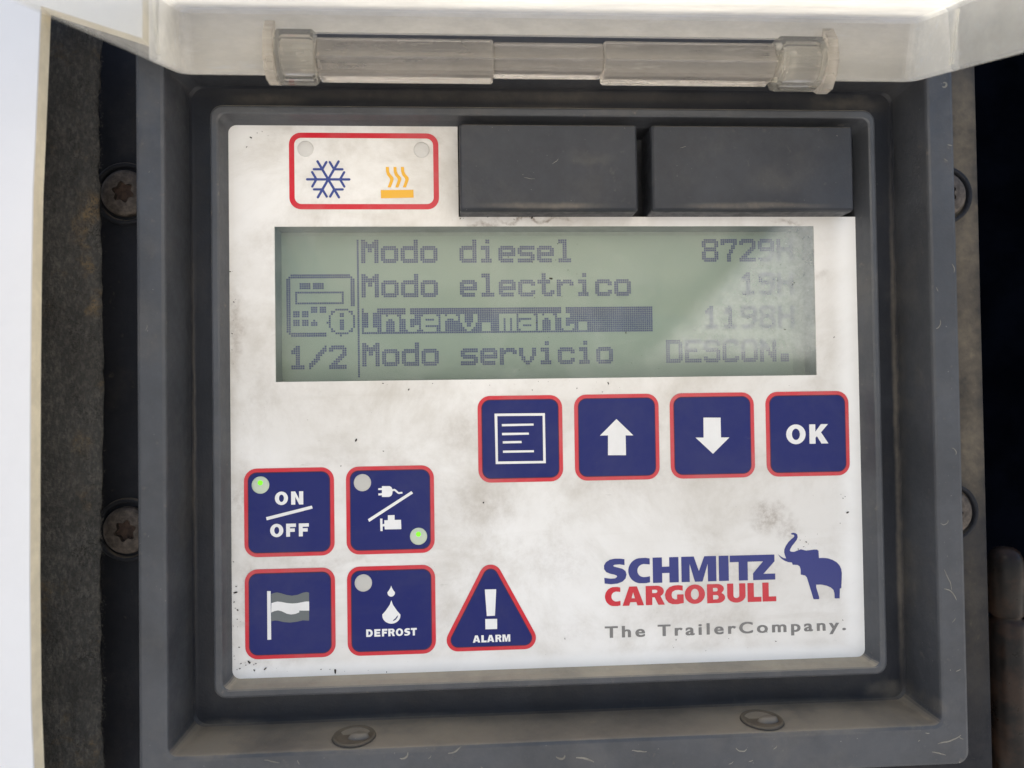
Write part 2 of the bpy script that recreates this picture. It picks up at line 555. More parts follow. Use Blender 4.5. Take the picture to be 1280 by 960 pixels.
S_ = norm([(290, 345), (250, 339), (205, 338), (160, 346), (125, 368), (107, 398), (108, 432), (125, 458), (160, 474), (200, 484),
           (220, 494), (222, 505), (205, 518), (165, 520), (108, 510), (110, 562), (165, 570), (225, 566), (270, 549), (297, 522),
           (306, 485), (298, 454), (270, 432), (230, 420), (200, 412), (188, 403), (198, 394), (245, 391), (290, 399)], 105, 307, 338, 570)
G_ = norm([(808, 582), (770, 576), (730, 578), (690, 592), (662, 620), (648, 660), (655, 702), (680, 735), (715, 750), (760, 752),
           (815, 742), (815, 662), (757, 662), (757, 706), (735, 706), (714, 692), (707, 664), (714, 638), (740, 622), (770, 620),
           (808, 628)], 648, 815, 576, 752)
C_ = [(.98, .97), (.80, 1.0)] + el(.58, .5, .58, .5, 90, 270, 20)[1:-1] + [(.80, 0), (.98, .03), (.98, .27), (.82, .245)] + \
     el(.72, .5, .31, .26, 270, 90, 14) + [(.98, .735)]


def letter(ch, st=.33):
    """list of (outer, holes)"""
    h = st * .78
    if ch == 'O':
        return [(el(.5, .5, .5, .51, 0, 354, 40), [el(.5, .5, .5 - st * .92, .51 - h * .88, 0, 354, 32)])]
    if ch == 'S':
        return [(S_, [])]
    if ch == 'G':
        return [(G_, [])]
    if ch == 'C':
        return [(C_, [])]
    if ch == 'N':
        return [([(0, 0), (0, 1), (st, 1), (1 - st, .42), (1 - st, 1), (1, 1), (1, 0), (1 - st, 0), (st, .58), (st, 0)], [])]
    if ch == 'F':
        return [([(0, 0), (0, 1), (1, 1), (1, 1 - h), (st * 1.15, 1 - h), (st * 1.15, .63), (.88, .63), (.88, .63 - h), (st * 1.15, .63 - h), (st * 1.15, 0)], [])]
    if ch == 'E':
        return [([(0, 0), (0, 1), (1, 1), (1, 1 - h), (st * 1.15, 1 - h), (st * 1.15, .62), (.92, .62), (.92, .39), (st * 1.15, .39), (st * 1.15, h), (1, h), (1, 0)], [])]
    if ch == 'L':
        return [([(0, 0), (0, 1), (.46, 1), (.46, h), (1, h), (1, 0)], [])]
    if ch == 'I':
        return [([(0, 0), (0, 1), (1, 1), (1, 0)], [])]
    if ch == 'T':
        return [([(.5 - st * .56, 0), (.5 - st * .56, 1 - h), (0, 1 - h), (0, 1), (1, 1), (1, 1 - h), (.5 + st * .56, 1 - h), (.5 + st * .56, 0)], [])]
    if ch == 'H':
        return [([(0, 0), (0, 1), (.36, 1), (.36, .63), (.64, .63), (.64, 1), (1, 1), (1, 0), (.64, 0), (.64, .38), (.36, .38), (.36, 0)], [])]
    if ch == 'M':
        return [([(0, 0), (0, 1), (.36, 1), (.50, .42), (.66, 1), (1, 1), (1, 0), (.755, 0), (.755, .70), (.60, 0), (.38, 0), (.235, .72), (.235, 0)], [])]
    if ch == 'K':
        return [([(0, 0), (0, 1), (st, 1), (st, .62), (.62, 1), (1, 1), (.62, .58), (1, 0), (.63, 0), (.40, .38), (st, .30), (st, 0)], [])]
    if ch == 'D':
        return [([(0, 0), (0, 1), (.48, 1)] + el(.48, .5, .52, .5, 84, -84, 18) + [(.48, 0)],
                 [[(st, h), (st, 1 - h), (.45, 1 - h)] + el(.45, .5, .55 - st, .5 - h, 80, -80, 12) + [(.45, h)]])]
    if ch == 'A':
        return [([(0, 0), (.32, 1), (.68, 1), (1, 0), (.69, 0), (.64, .18), (.36, .18), (.31, 0)], [[(.42, .38), (.58, .38), (.50, .70)]])]
    if ch == 'R':
        return [([(0, 0), (0, 1), (.60, 1)] + el(.60, .71, .36, .29, 80, -50, 12) + [(.78, .46), (1, 0), (.66, 0), (.47, .40), (.34, .40), (.34, 0)],
                 [[(.34, .62), (.34, .80), (.52, .80)] + el(.52, .71, .10, .09, 70, -70, 6) + [(.52, .62)]])]
    if ch == 'B':
        return [([(0, 0), (0, 1), (.58, 1)] + el(.58, .745, .36, .255, 80, -40, 10) + [(.80, .53)] + el(.60, .28, .40, .28, 55, -85, 12) + [(.58, 0)],
                 [[(.33, .61), (.33, .80), (.50, .80)] + el(.50, .705, .10, .095, 70, -70, 6) + [(.50, .61)],
                  [(.33, .19), (.33, .42), (.52, .42)] + el(.52, .305, .12, .115, 70, -70, 6) + [(.52, .19)]])]
    if ch == 'U':
        return [([(0, 1), (0, .36)] + el(.5, .36, .5, .37, 180, 360, 18)[1:-1] + [(1, .36), (1, 1), (.66, 1), (.66, .36)] +
                 el(.5, .36, .16, .13, 0, -180, 10)[1:-1] + [(.34, .36), (.34, 1)], [])]
    if ch == 'Z':
        return [([(0, 0), (0, .25), (.50, .77), (.06, .77), (.06, 1), (.97, 1), (.97, .74), (.50, .24), (1, .24), (1, 0)], [])]
    return []


def put_letter(bm, ch, x0, x1, ytop, ybot, w, st=.33):
    f = lambda lp: [(x0 + (x1 - x0) * x, ybot + (ytop - ybot) * y) for x, y in lp]
    for outer, holes in letter(ch, st):
        sheet(bm, f(outer), w, [f(h) for h in holes])


def put_word(bm, spans, y0px, y1px, w, st=.33):
    """spans: (letter, left px, right px); y0px/y1px: (top, bottom) px at the left and right end"""
    xa, xb = spans[0][1], spans[-1][2]
    tops, bots = [], []
    for px, (tp, bp) in ((xa, y0px), (xb, y1px)):
        tops.append(at(px, tp, w)[1]); bots.append(at(px, bp, w)[1])
    yt, yb = sum(tops) / 2, sum(bots) / 2
    for ch, a, b in spans:
        ym = (y0px[0] + y0px[1]) / 2
        put_letter(bm, ch, at(a, ym, w)[0], at(b, ym, w)[0], yt, yb, w, st)
        w += .0


# ================================================================== THE CONTROL UNIT
unit = thing('control_unit', 'black refrigeration control unit with white button panel, grey display and raised clear lid', 'control unit')

# --- housing: rim, recess walls and floor, in one moulding
bm = bmesh.new()
RIMW, FLW = 12.5, -2.0
L = lambda x0, x1, y0, y1, r, w: (rrect(x0, x1, y0, y1, r, 6), w)
loft(bm, [L(-86.2, 108.1, -84.0, 93.0, 3.0, -4.2), L(-86.2, 108.1, -84.0, 93.0, 3.0, RIMW - .7), L(-85.9, 107.8, -83.7, 92.7, 2.8, RIMW - .2),
          L(-85.3, 107.2, -83.2, 92.2, 2.4, RIMW), L(-80.5, 102.0, -76.6, 84.2, 2.6, RIMW), L(-79.9, 101.5, -76.0, 83.5, 2.4, RIMW - .25),
          L(-79.7, 101.3, -75.8, 83.3, 2.2, RIMW - .8), L(-78.95, 100.75, -75.0, 82.6, 3.0, FLW + .6), L(-78.5, 100.3, -74.5, 82.2, 3.2, FLW + .05),
          L(-77.8, 99.7, -73.8, 81.5, 3.0, FLW), L(-73.5, 94.0, -69.4, 75.2, 2.6, FLW), L(-71.5, 92.2, -67.5, 73.3, 2.0, FLW)])
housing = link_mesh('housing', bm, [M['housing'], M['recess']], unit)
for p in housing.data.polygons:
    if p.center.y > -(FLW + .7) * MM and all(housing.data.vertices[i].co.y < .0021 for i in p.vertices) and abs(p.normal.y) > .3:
        p.material_index = 1        # the recess floor is coloured darker than the rim

# --- moulded recesses in the bottom wall
def bowl(X, wc):
    """drain dimple pressed into the bottom recess wall: a raised lip round a dark hollow with a tapered stub"""
    bm = bmesh.new()
    n = 28
    def ring(rx, rw, dy):
        return [bm.verts.new(V(X + rx * math.cos(2 * math.pi * k / n), 82.95 + dy, wc + rw * math.sin(2 * math.pi * k / n))) for k in range(n)]
    rs = [ring(5.2, 5.6, 0.05), ring(4.9, 5.3, -.45), ring(4.5, 4.9, -.5), ring(4.1, 4.5, -.05), ring(3.0, 2.6, .02)]
    for a, b in zip(rs, rs[1:]):
        for i in range(n):
            bm.faces.new((a[i], a[(i + 1) % n], b[(i + 1) % n], b[i]))
    bm.faces.new(rs[-1])
    return bm
for X in (-39.0, 59.5):
    d = link_mesh('drain_dimple', bowl(X, 6.6), M['flange'], unit, True)
    bm = bmesh.new()
    n = 14
    a = [bm.verts.new(V(X + 1.2 + 2.6 * math.cos(2 * math.pi * k / n), 82.9, 7.4 + 1.6 * math.sin(2 * math.pi * k / n))) for k in range(n)]
    b = [bm.verts.new(V(X + 1.4 + 1.9 * math.cos(2 * math.pi * k / n), 81.9, 7.5 + 1.1 * math.sin(2 * math.pi * k / n))) for k in range(n)]
    for i in range(n):
        bm.faces.new((a[i], a[(i + 1) % n], b[(i + 1) % n], b[i]))
    bm.faces.new(b)
    link_mesh('stub', bm, M['housing'], d, True)

# --- mounting flange behind the rim, with a collar round each screw
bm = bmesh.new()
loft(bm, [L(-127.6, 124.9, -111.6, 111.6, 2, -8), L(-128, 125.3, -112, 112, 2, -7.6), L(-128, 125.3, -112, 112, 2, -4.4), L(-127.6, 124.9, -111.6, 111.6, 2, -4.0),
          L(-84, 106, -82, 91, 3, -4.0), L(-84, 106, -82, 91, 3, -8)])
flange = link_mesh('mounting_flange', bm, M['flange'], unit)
FX = -4.0
def torx(cx, cy_, ro, ri, n=48):
    return [(cx + (ri + (ro - ri) * (0.5 + 0.5 * math.cos(6 * 2 * math.pi * k / n)) ** 1.0) * math.cos(2 * math.pi * k / n + .3),
             cy_ + (ri + (ro - ri) * (0.5 + 0.5 * math.cos(6 * 2 * math.pi * k / n)) ** 1.0) * math.sin(2 * math.pi * k / n + .3)) for k in range(n)]
def screw_parts():
    """dome head with a six-lobed socket, centred on the origin"""
    bm = bmesh.new()
    n = 48
    prof = [(5.75, FX), (5.75, FX + 1.0), (5.5, FX + 1.5), (4.9, FX + 1.85), (3.6, FX + 2.1)]
    loops = [(circ(0, 0, r, n), w) for r, w in prof]
    star = torx(0, 0, 2.75, 1.95, n)
    loops += [(star, FX + 2.15), (star, FX + .8)]
    loft(bm, loops)
    head = link_mesh('screw', bm, M['steel'], unit)
    bm = bmesh.new()
    sheet(bm, torx(0, 0, 2.74, 1.94, n), FX + .82)
    soc = link_mesh('socket', bm, M['socket'], head)
    bm = bmesh.new()
    loft(bm, [(circ(0, 0, 7.9, n), FX - .1), (circ(0, 0, 7.7, n), FX + .9), (circ(0, 0, 7.2, n), FX + 1.1), (circ(0, 0, 6.7, n), FX + .9), (circ(0, 0, 6.5, n), FX + .05)])
    col = link_mesh('collar', bm, M['flange'], head, True)
    return head
sc0 = screw_parts()
for i, (X, Y) in enumerate([(-95.2, -48.6), (-95.1, 34.6), (115.3, -48.6), (114.8, 35.1)]):
    s = sc0
    if i:
        s = sc0.copy(); COL.objects.link(s); s.parent = unit
        for ch in list(sc0.children):
            c = ch.copy(); COL.objects.link(c); c.parent = s
    s.location = V(X, Y, 0)
    s.rotation_euler = (0, [0.0, .45, .2, .8][i], 0)

# --- frame lip round the panel
bm = bmesh.new()
loft(bm, [L(-72.6, 93.3, -68.6, 74.4, 3.2, FLW - .1), L(-72.2, 92.8, -68.1, 73.9, 3.0, 3.9), L(-71.9, 92.5, -67.8, 73.6, 2.8, 4.4), L(-71.5, 92.1, -67.4, 73.2, 2.6, 4.55),
          L(-70.5, 91.3, -66.2, 72.1, 2.0, 4.55), L(-70.1, 90.9, -65.9, 71.8, 1.9, 4.3), L(-69.6, 90.1, -65.4, 71.5, 1.8, 2.0), L(-69.0, 89.2, -64.6, 70.7, 2.0, -.2), L(-69.0, 89.2, -64.6, 70.7, 2.0, -8.6)], False, True)
frame = link_mesh('inner_frame', bm, M['frame'], unit)

# --- white printed panel, cut away for the two caps and for the display window
DX0, DX1, DY0, DY1 = -58.12, 78.23, -39.58, -1.25
bm = bmesh.new()
o = [(-69.17, -63.0), (-68.9, -64.0), (-68.0, -64.74), (-12.75, -64.74), (-12.75, -41.95), (89.28, -41.95), (89.28, 69.6), (88.9, 70.5), (88.1, 70.8), (-67.6, 70.8), (-68.8, 70.2), (-69.17, 69.0)]
win = [(DX0, DY0), (DX0, DY1), (DX1, DY1), (DX1, DY0)]
sheet(bm, o, 0, [win], .6)
face = link_mesh('face_panel', bm, M['face'], unit)
# crumbs of dirt lying on it
bm = bmesh.new()
rnd = random.Random(3)
spots = [(290, 400, 8, 60, 16), (293, 760, 8, 60, 22), (300, 830, 40, 8, 16), (1012, 682, 20, 20, 14), (640, 272, 60, 3, 26), (720, 268, 40, 3, 12), (960, 360, 60, 60, 14),
         (640, 480, 300, 10, 14), (1050, 560, 12, 150, 14), (600, 560, 250, 60, 12), (860, 800, 160, 20, 10), (700, 430, 120, 60, 12), (690, 330, 60, 50, 12), (420, 840, 90, 6, 10), (330, 170, 40, 8, 6)]
for cx, cyy, sx, sy_, k in spots:
    for _ in range(k):
        px, py = cx + rnd.gauss(0, sx * .5), cyy + rnd.gauss(0, sy_ * .5)
        X, Y = at(px, py, 0)
        if not (-68.8 < X < 88.8 and -64 < Y < 70.4) or (X > -13 and Y < -42.1):
            continue
        r = rnd.choice((.10, .14, .18, .26)) * (1.0 if rnd.random() < .12 else .5)
        e = rnd.uniform(1, 2.6)
        a0 = rnd.uniform(0, 6.3)
        ps = []
        for j in range(6):
            a = 2 * math.pi * j / 6
            q = r * rnd.uniform(.6, 1.2)
            u, v_ = q * e * math.cos(a), q * math.sin(a)
            ps.append((X + u * math.cos(a0) - v_ * math.sin(a0), Y + u * math.sin(a0) + v_ * math.cos(a0)))
        base = [bm.verts.new(V(x, y, .22)) for x, y in ps]
        top = bm.verts.new(V(X, Y, .22 + r * .7))
        for j in range(6):
            bm.faces.new((base[j], base[(j + 1) % 6], top))
crumbs = link_mesh('dirt_crumbs', bm, M['crumb'], face)
crumbs['kind'] = 'stuff'

# --- display: window glass over a liquid crystal plate set 7 mm deep
LW = -7.0
bm = bmesh.new()
sheet(bm, rrect(DX0 - .6, DX1 + .6, DY0 - .6, DY1 + .6, .3, 2), LW)
disp = link_mesh('display', bm, M['lcd'], unit)
bm = bmesh.new()
loft(bm, [(rrect(DX0, DX1, DY0, DY1, .12, 2), -.25), (rrect(DX0, DX1, DY0, DY1, .12, 2), LW + .02)])
link_mesh('bezel', bm, M['lcdedge'], disp)
bm = bmesh.new()
sheet(bm, [(DX0 + .02, DY0 + .02), (DX1 - .02, DY0 + .02), (DX1 - .02, DY1 - .02), (DX0 + .02, DY1 - .02)], -.12)
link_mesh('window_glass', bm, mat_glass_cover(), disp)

GL = {
 'M': "##....## ###..### ######## ######## ##.##.## ##.##.## ##....## ##....## ##....## ##....## ##....##",
 'o': "........ ........ ........ .######. ######## ##....## ##....## ##....## ##....## ######## .######.",
 'd': "......## ......## ......## .####### ######## ##....## ##....## ##....## ##....## ######## .#######",
 'i': "...##... ...##... ........ .####... .####... ...##... ...##... ...##... ...##... .#####.. .#####..",
 'e': "........ ........ ........ .######. ######## ##....## ######## ######## ##...... #######. .######.",
 's': "........ ........ ........ .####### ######## ##...... #######. .####### ......## ######## #######.",
 'l': ".####... .####... ...##... ...##... ...##... ...##... ...##... ...##... ...##... .######. .######.",
 'c': "........ ........ ........ .######. ######## ##....## ##...... ##...... ##....## ######## .######.",
 't': "..##.... ..##.... ..##.... ######.. ######.. ..##.... ..##.... ..##.... ..##..## ..###### ...####.",
 'r': "........ ........ ........ ##.####. ######## ###...## ##...... ##...... ##...... ##...... ##......",
 'v': "........ ........ ........ ##....## ##....## ##....## ##....## .##..##. .##..##. ..####.. ...##...",
 'n': "........ ........ ........ ##.####. ######## ###..### ##....## ##....## ##....## ##....## ##....##",
 'm': "........ ........ ........ ######## ######## ##.##.## ##.##.## ##.##.## ##.##.## ##.##.## ##.##.##",
 'a': "........ ........ ........ #######. ######## ......## .####### ######## ##....## ######## .#######",
 'I': ".######. .######. ...##... ...##... ...##... ...##... ...##... ...##... ...##... .######. .######.",
 '.': "........ ........ ........ ........ ........ ........ ........ .####... .####... .####... .####...",
 '1': "...##... ..###... .####... .####... ...##... ...##... ...##... ...##... ...##... .######. .######.",
 '2': ".######. ######## ##....## ......## .....### ....###. ...###.. ..###... .###.... ######## ########",
 '7': "######## ######## ##....## .....##. .....##. ....##.. ....##.. ...##... ...##... ...##... ...##...",
 '8': ".######. ######## ##....## ##....## .######. .######. ##....## ##....## ##....## ######## .######.",
 '9': ".######. ######## ##....## ##....## ######## .####### ......## ......## .....##. #######. .#####..",
 '/': ".......# ......## .....### ....###. ...###.. ...##... ..###... .###.... ###..... ##...... #.......",
 'D': "#######. ######## ##....## ##....## ##....## ##....## ##....## ##....## ##....## ######## #######.",
 'E': "######## ######## ##...... ##...... ######.. ######.. ##...... ##...... ##...... ######## ########",
 'S': ".######. ######## ##....## ##...... #######. .####### ......## ......## ##....## ######## .######.",
 'C': ".######. ######## ##....## ##...... ##...... ##...... ##...... ##...... ##....## ######## .######.",
 'O': ".######. ######## ##....## ##....## ##....## ##....## ##....## ##....## ##....## ######## .######.",
 'N': "##....## ###...## ####..## ####..## ##.##.## ##.##.## ##..#### ##..#### ##...### ##....## ##....##",
 'H': "##....## ##....## ##....## ##....## ######## ######## ##....## ##....## ##....## ##....## ##....##",
}
NR, NC = 66, 242
bmp = [[0] * NC for _ in range(NR)]
def px_set(r, c, v=1):
    if 0 <= r < NR and 0 <= c < NC:
        bmp[r][c] = v
def text(s, r0, c0, v=1):
    for i, ch in enumerate(s):
        if ch == ' ':
            continue
        for r, line in enumerate(GL[ch].split()):
            for c, q in enumerate(line):
                if q == '#':
                    px_set(r0 + r, c0 + 9 * i + c, v)
def rect(r0, r1, c0, c1, v=1):
    for r in range(r0, r1):
        for c in range(c0, c1):
            px_set(r, c, v)
text('Modo diesel', 0, 34); text('8729H', 0, 193)
text('Modo electrico', 16, 34); text('19H', 16, 211)
rect(32, 44, 34, 169)
text('Interv.mant.', 32, 34, 0); text('1198H', 32, 193)
text('Modo servicio', 48, 34); text('DESCON.', 48, 175)
text('1', 49, 1); text('/', 49, 10); text('2', 49, 19)
rect(0, 64, 32, 33)
# little picture of the control unit beside the menu
for r in range(16, 45):
    for c in range(0, 31):
        d = min(r - 16, 44 - r); e = min(c, 30 - c)
        if d + e < 2:
            continue
        if d < 2 or e < 2 or d + e < 4:
            px_set(r, c)
rect(20, 23, 6, 11); rect(20, 23, 12, 17)
for c in range(4, 26):
    px_set(24, c); px_set(29, c)
for r in range(24, 30):
    px_set(r, 4); px_set(r, 25)
rect(31, 34, 11, 14); rect(31, 34, 15, 18)
for a in (33, 37):
    rect(a, a + 3, 3, 6); rect(a, a + 3, 7, 10)
rect(38, 40, 11, 14); px_set(37, 12)
rect(31, 46, 18, 33, 0); rect(0, 64, 32, 33); rect(31, 34, 15, 18)
for k in range(40):
    a = 2 * math.pi * k / 40
    rr, cc = 37.5 + 6.0 * math.sin(a), 24.5 + 6.0 * math.cos(a)
    m_ = max(abs(rr - 37.5), abs(cc - 24.5))
    if abs(rr - 37.5) + abs(cc - 24.5) < 9.2:
        px_set(int(round(rr)), int(round(cc)))
rect(34, 36, 24, 26); rect(37, 42, 24, 26)
# dots on the plate
X0, Y0 = at(451.3, 314, LW)[0], at(455, 299.6, LW)[1]
PX = (at(832.3, 440, LW)[0] - X0) / 141.0
PY = (at(455, 428.6, LW)[1] - Y0) / 48.0
X0 -= 34 * PX
bm = bmesh.new()
for r in range(NR):
    for c in range(NC):
        if bmp[r][c]:
            x, y = X0 + c * PX, Y0 + r * PY
            g = .045
            bm.faces.new([bm.verts.new(V(a, b, LW + .06)) for a, b in ((x + g, y + g), (x + PX - g, y + g), (x + PX - g, y + PY - g), (x + g, y + PY - g))])
link_mesh('display_characters', bm, M['dots'], disp)
# inactive border of the plate
bm = bmesh.new()
ax0, ax1, ay0, ay1 = X0 - 1.2, at(990, 400, LW)[0], Y0 - .9, Y0 + 65.2 * PY
sheet(bm, [(DX0 - .5, DY0 - .5), (DX1 + .5, DY0 - .5), (DX1 + .5, DY1 + .5), (DX0 - .5, DY1 + .5)], LW + .04,
      [[(ax0, ay0), (ax0, ay1), (ax1, ay1), (ax1, ay0)]])
link_mesh('display_border', bm, M['lcdframe'], disp)

# --- the two dark caps at the top right
for x0, x1, lab in ((-12.4, 31.3, 'narrower dark grey cap left of the other one'), (34.8, 85.8, 'wider dark grey cap in the corner of the panel')):
    bm = bmesh.new()
    loft(bm, [(rrect(x0, x1, -63.2, -41.95, .5, 3), -4), (rrect(x0, x1, -63.2, -41.95, .5, 3), 5.4), (rrect(x0 + .15, x1 - .15, -63.05, -42.2, .5, 3), 6.1),
              (rrect(x0 + .6, x1 - .6, -62.7, -42.6, .5, 3), 6.5)], True, True)
    link_mesh('cover_cap', bm, M['cap'], unit, label=lab)

# --- keys
BW = .16
def key(name_label, x0, x1, y0, y1, r=3.1):
    bm = bmesh.new()
    plate(bm, rrect(x0, x1, y0, y1, r, 8), 0, BW, .06)
    k = link_mesh('button', bm, M['red'], unit, label=name_label)
    bm = bmesh.new()
    plate(bm, rrect(x0 + .92, x1 - .92, y0 + .92, y1 - .92, r - .95, 8), .05, BW + .06, .04)
    link_mesh('key_border', bm, M['edge'], k)
    bm = bmesh.new()
    plate(bm, rrect(x0 + 1.12, x1 - 1.12, y0 + 1.12, y1 - 1.12, r - 1.1, 8), .1, BW + .12, .05)
    link_mesh('key_face', bm, M['blue'], k)
    return k
IW = BW + .17          # height of the white print on a key

def lamp(k, px, py, on=False, rpx=10.6, mat='lampoff', w=BW + .11):
    X, Y = at(px, py, w)
    r = rpx * .2
    bm = bmesh.new()
    loft(bm, [(circ(X, Y, r, 32), w - .05), (circ(X, Y, r, 32), w + .05), (circ(X, Y, r * .9, 32), w + .14), (circ(X, Y, r * .5, 32), w + .22)], False, True)
    link_mesh('lamp_lens', bm, M['lampon'] if on else M[mat], k, True)
    if on:
        bm = bmesh.new()
        loft(bm, [(circ(X, Y - .55, .62, 20), w + .1), (circ(X, Y - .55, .60, 20), w + .25), (circ(X, Y - .55, .3, 20), w + .36)], False, True)
        link_mesh('led', bm, M['led'], k, True)

def sym(k, loops, name='symbol', mat='white', w=IW, step=.0):
    bm = bmesh.new()
    for i, lp in enumerate(loops):
        if isinstance(lp, tuple) and isinstance(lp[1], list) and lp[0] and isinstance(lp[0], list):
            sheet(bm, lp[0], w + step * i, lp[1])
        else:
            sheet(bm, lp, w + step * i)
    return link_mesh(name, bm, M[mat], k)

ONX, PLX = (-65.93, -44.2), (-41.28, -19.73)
R1, R2, R0 = (19.86, 41.44), (44.42, 66.2), (2.91, 24.49)
k_on = key('blue ON/OFF button with a lit green lamp', *ONX, *R1)
k_pl = key('blue button with plug and motor symbols and two lamps', *PLX, *R1)
k_fl = key('blue button with a grey and white flag', *ONX, *R2)
k_df = key('blue defrost button with two water drops', *PLX, *R2)
k_mn = key('blue menu button with a framed list of lines', -8.68, 12.51, *R0)
k_up = key('blue button with an arrow pointing up', 15.52, 37.0, *R0)
k_dn = key('blue button with an arrow pointing down', 39.85, 61.56, *R0)
k_ok = key('blue OK button', 64.61, 86.34, *R0)

Z = lambda ox, oy, s: (lambda pts: trace(ox, oy, s, pts, IW))
# ON / OFF
z = Z(300, 575, 7.385)
lamp(k_on, 325.6, 606.3, True)
bm = bmesh.new()
zw = lambda a: 300 + a / 7.385
put_word(bm, [('O', zw(322), zw(443)), ('N', zw(472), zw(584))], (575 + 294 / 7.385, 575 + 415 / 7.385), (575 + 288 / 7.385, 575 + 411 / 7.385), IW, .34)
put_word(bm, [('O', zw(278), zw(400)), ('F', zw(426), zw(517)), ('F', zw(543), zw(636))], (575 + 592 / 7.385, 575 + 712 / 7.385), (575 + 583 / 7.385, 575 + 704 / 7.385), IW, .34)
link_mesh('lettering', bm, M['white'], k_on)
sym(k_on, [z([(240, 528), (663, 421), (671, 448), (247, 557)])])
# plug / motor
z = Z(430, 575, 7.385)
lamp(k_pl, 430 + 170 / 7.385, 575 + 209 / 7.385)
lamp(k_pl, 430 + 688 / 7.385, 575 + 704 / 7.385, True)
plug = [(350, 241), (420, 241), (437, 250), (447, 270), (465, 266), (478, 272), (505, 297), (538, 293), (541, 309), (503, 314), (490, 306), (466, 284),
        (449, 288), (445, 315), (435, 332), (415, 341), (350, 341), (350, 325), (318, 327), (316, 309), (350, 306), (350, 277), (316, 277), (316, 261), (350, 258)]
motor = [(333, 541), (355, 541), (355, 592), (372, 590), (372, 556), (405, 556), (405, 510), (467, 508), (467, 553), (526, 552), (529, 638), (376, 641), (374, 612), (357, 614), (357, 655), (336, 656)]
sym(k_pl, [z(plug), z([(220, 547), (622, 287), (638, 308), (233, 571)]), z(motor)])
# flag
z = Z(300, 705, 7.385)
def wave(y, lo, hi, n=14):
    return [(288 + (638 - 288) * k / n, y + (hi if False else 0) + 18 * math.sin(2.0 * math.pi * (k / n) * 1.0 + 3.9) ) for k in range(n + 1)]
top = [(288, 276), (320, 266), (345, 262), (380, 270), (430, 286), (480, 292), (530, 285), (580, 265), (615, 258), (638, 265)]
mid1 = [(288, 362), (320, 352), (345, 347), (380, 350), (430, 360), (480, 365), (530, 361), (580, 351), (610, 346), (638, 346)]
mid2 = [(288, 448), (320, 434), (352, 428), (385, 436), (430, 458), (470, 466), (510, 461), (546, 447), (548, 430), (638, 431)]
bot = [(288, 530), (320, 522), (350, 523), (400, 536), (460, 541), (520, 534), (580, 520), (638, 523)]
sym(k_fl, [z(top + mid1[::-1]), z([(x, y) for x, y in mid2] + bot[::-1])], 'flag_stripes', 'greyprint')
sym(k_fl, [z([(250, 250), (283, 250), (288, 698), (253, 700)]), z([(289, 362)] + mid1[1:] + mid2[::-1])], 'flag')
# defrost
z = Z(430, 705, 5.12)
lamp(k_df, 430 + 124 / 5.12, 705 + 121 / 5.12)
def drop(cx, ytip, cyb, rx, ry):
    return [(cx, ytip), (cx + rx * .18, ytip + (cyb - ytip) * .3), (cx + rx * .62, ytip + (cyb - ytip) * .68)] + \
           [(cx + rx * math.cos(a), cyb + ry * math.sin(a)) for a in [math.radians(-8 + 196 * k / 16) for k in range(17)]] + \
           [(cx - rx * .62, ytip + (cyb - ytip) * .68), (cx - rx * .18, ytip + (cyb - ytip) * .3)]
glint = [(312, 366), (330, 358), (342, 342), (346, 328), (339, 333), (330, 346), (316, 358)]
sym(k_df, [z(drop(302, 138, 184, 24, 25)), (z(drop(303, 232, 330, 58, 52)), [z(glint)])])
bm = bmesh.new()
zw = lambda a: 430 + a / 5.12
put_word(bm, [('D', zw(142), zw(184)), ('E', zw(194), zw(233)), ('F', zw(243), zw(278)), ('R', zw(283), zw(326)), ('O', zw(331), zw(379)), ('S', zw(386), zw(424)), ('T', zw(428), zw(466))],
         (705 + 419 / 5.12, 705 + 468 / 5.12), (705 + 409 / 5.12, 705 + 456 / 5.12), IW, .33)
link_mesh('lettering', bm, M['white'], k_df)
# alarm triangle
def tri_round(pts, r, n=10):
    out = []
    m_ = len(pts)
    for i in range(m_):
        a, b, c = Vector(pts[i - 1]), Vector(pts[i]), Vector(pts[(i + 1) % m_])
        u, v_ = (a - b).normalized(), (c - b).normalized()
        ang = u.angle(v_)
        q = r / math.tan(ang / 2)
        ce = b + (u + v_).normalized() * (r / math.sin(ang / 2))
        p0, p1 = b + u * q, b + v_ * q
        a0 = math.atan2(p0.y - ce.y, p0.x - ce.x); a1 = math.atan2(p1.y - ce.y, p1.x - ce.x)
        d_ = (a1 - a0 + math.pi) % (2 * math.pi) - math.pi
        out += [(ce.x + r * math.cos(a0 + d_ * k / n), ce.y + r * math.sin(a0 + d_ * k / n)) for k in range(n + 1)]
    return out
apex, bl, br = at(612, 690, BW), at(549, 814.5, BW), at(679.5, 811.5, BW)
TA, TB, TC = Vector(((bl[0] + br[0]) / 2, apex[1])), Vector((bl[0], (bl[1] + br[1]) / 2)), Vector((br[0], (bl[1] + br[1]) / 2))
cen = (TA + TB + TC) / 3
def tri(shr, r):
    def inset(p):
        return p
    # inset every side by shr by scaling about the incentre
    a_, b_, c_ = (TB - TC).length, (TA - TC).length, (TA - TB).length
    inc = (TA * a_ + TB * b_ + TC * c_) / (a_ + b_ + c_)
    rad = abs((TB.x - TA.x) * (TC.y - TA.y) - (TC.x - TA.x) * (TB.y - TA.y)) / (a_ + b_ + c_)
    f = (rad - shr) / rad
    return tri_round([tuple(inc + (p - inc) * f) for p in (TA, TC, TB)], r)
bm = bmesh.new(); plate(bm, tri(0, 2.8), 0, BW, .06)
k_al = link_mesh('button', bm, M['red'], unit, label='triangular blue alarm button with an exclamation mark')
bm = bmesh.new(); plate(bm, tri(.92, 1.9), .05, BW + .06, .04); link_mesh('key_border', bm, M['edge'], k_al)
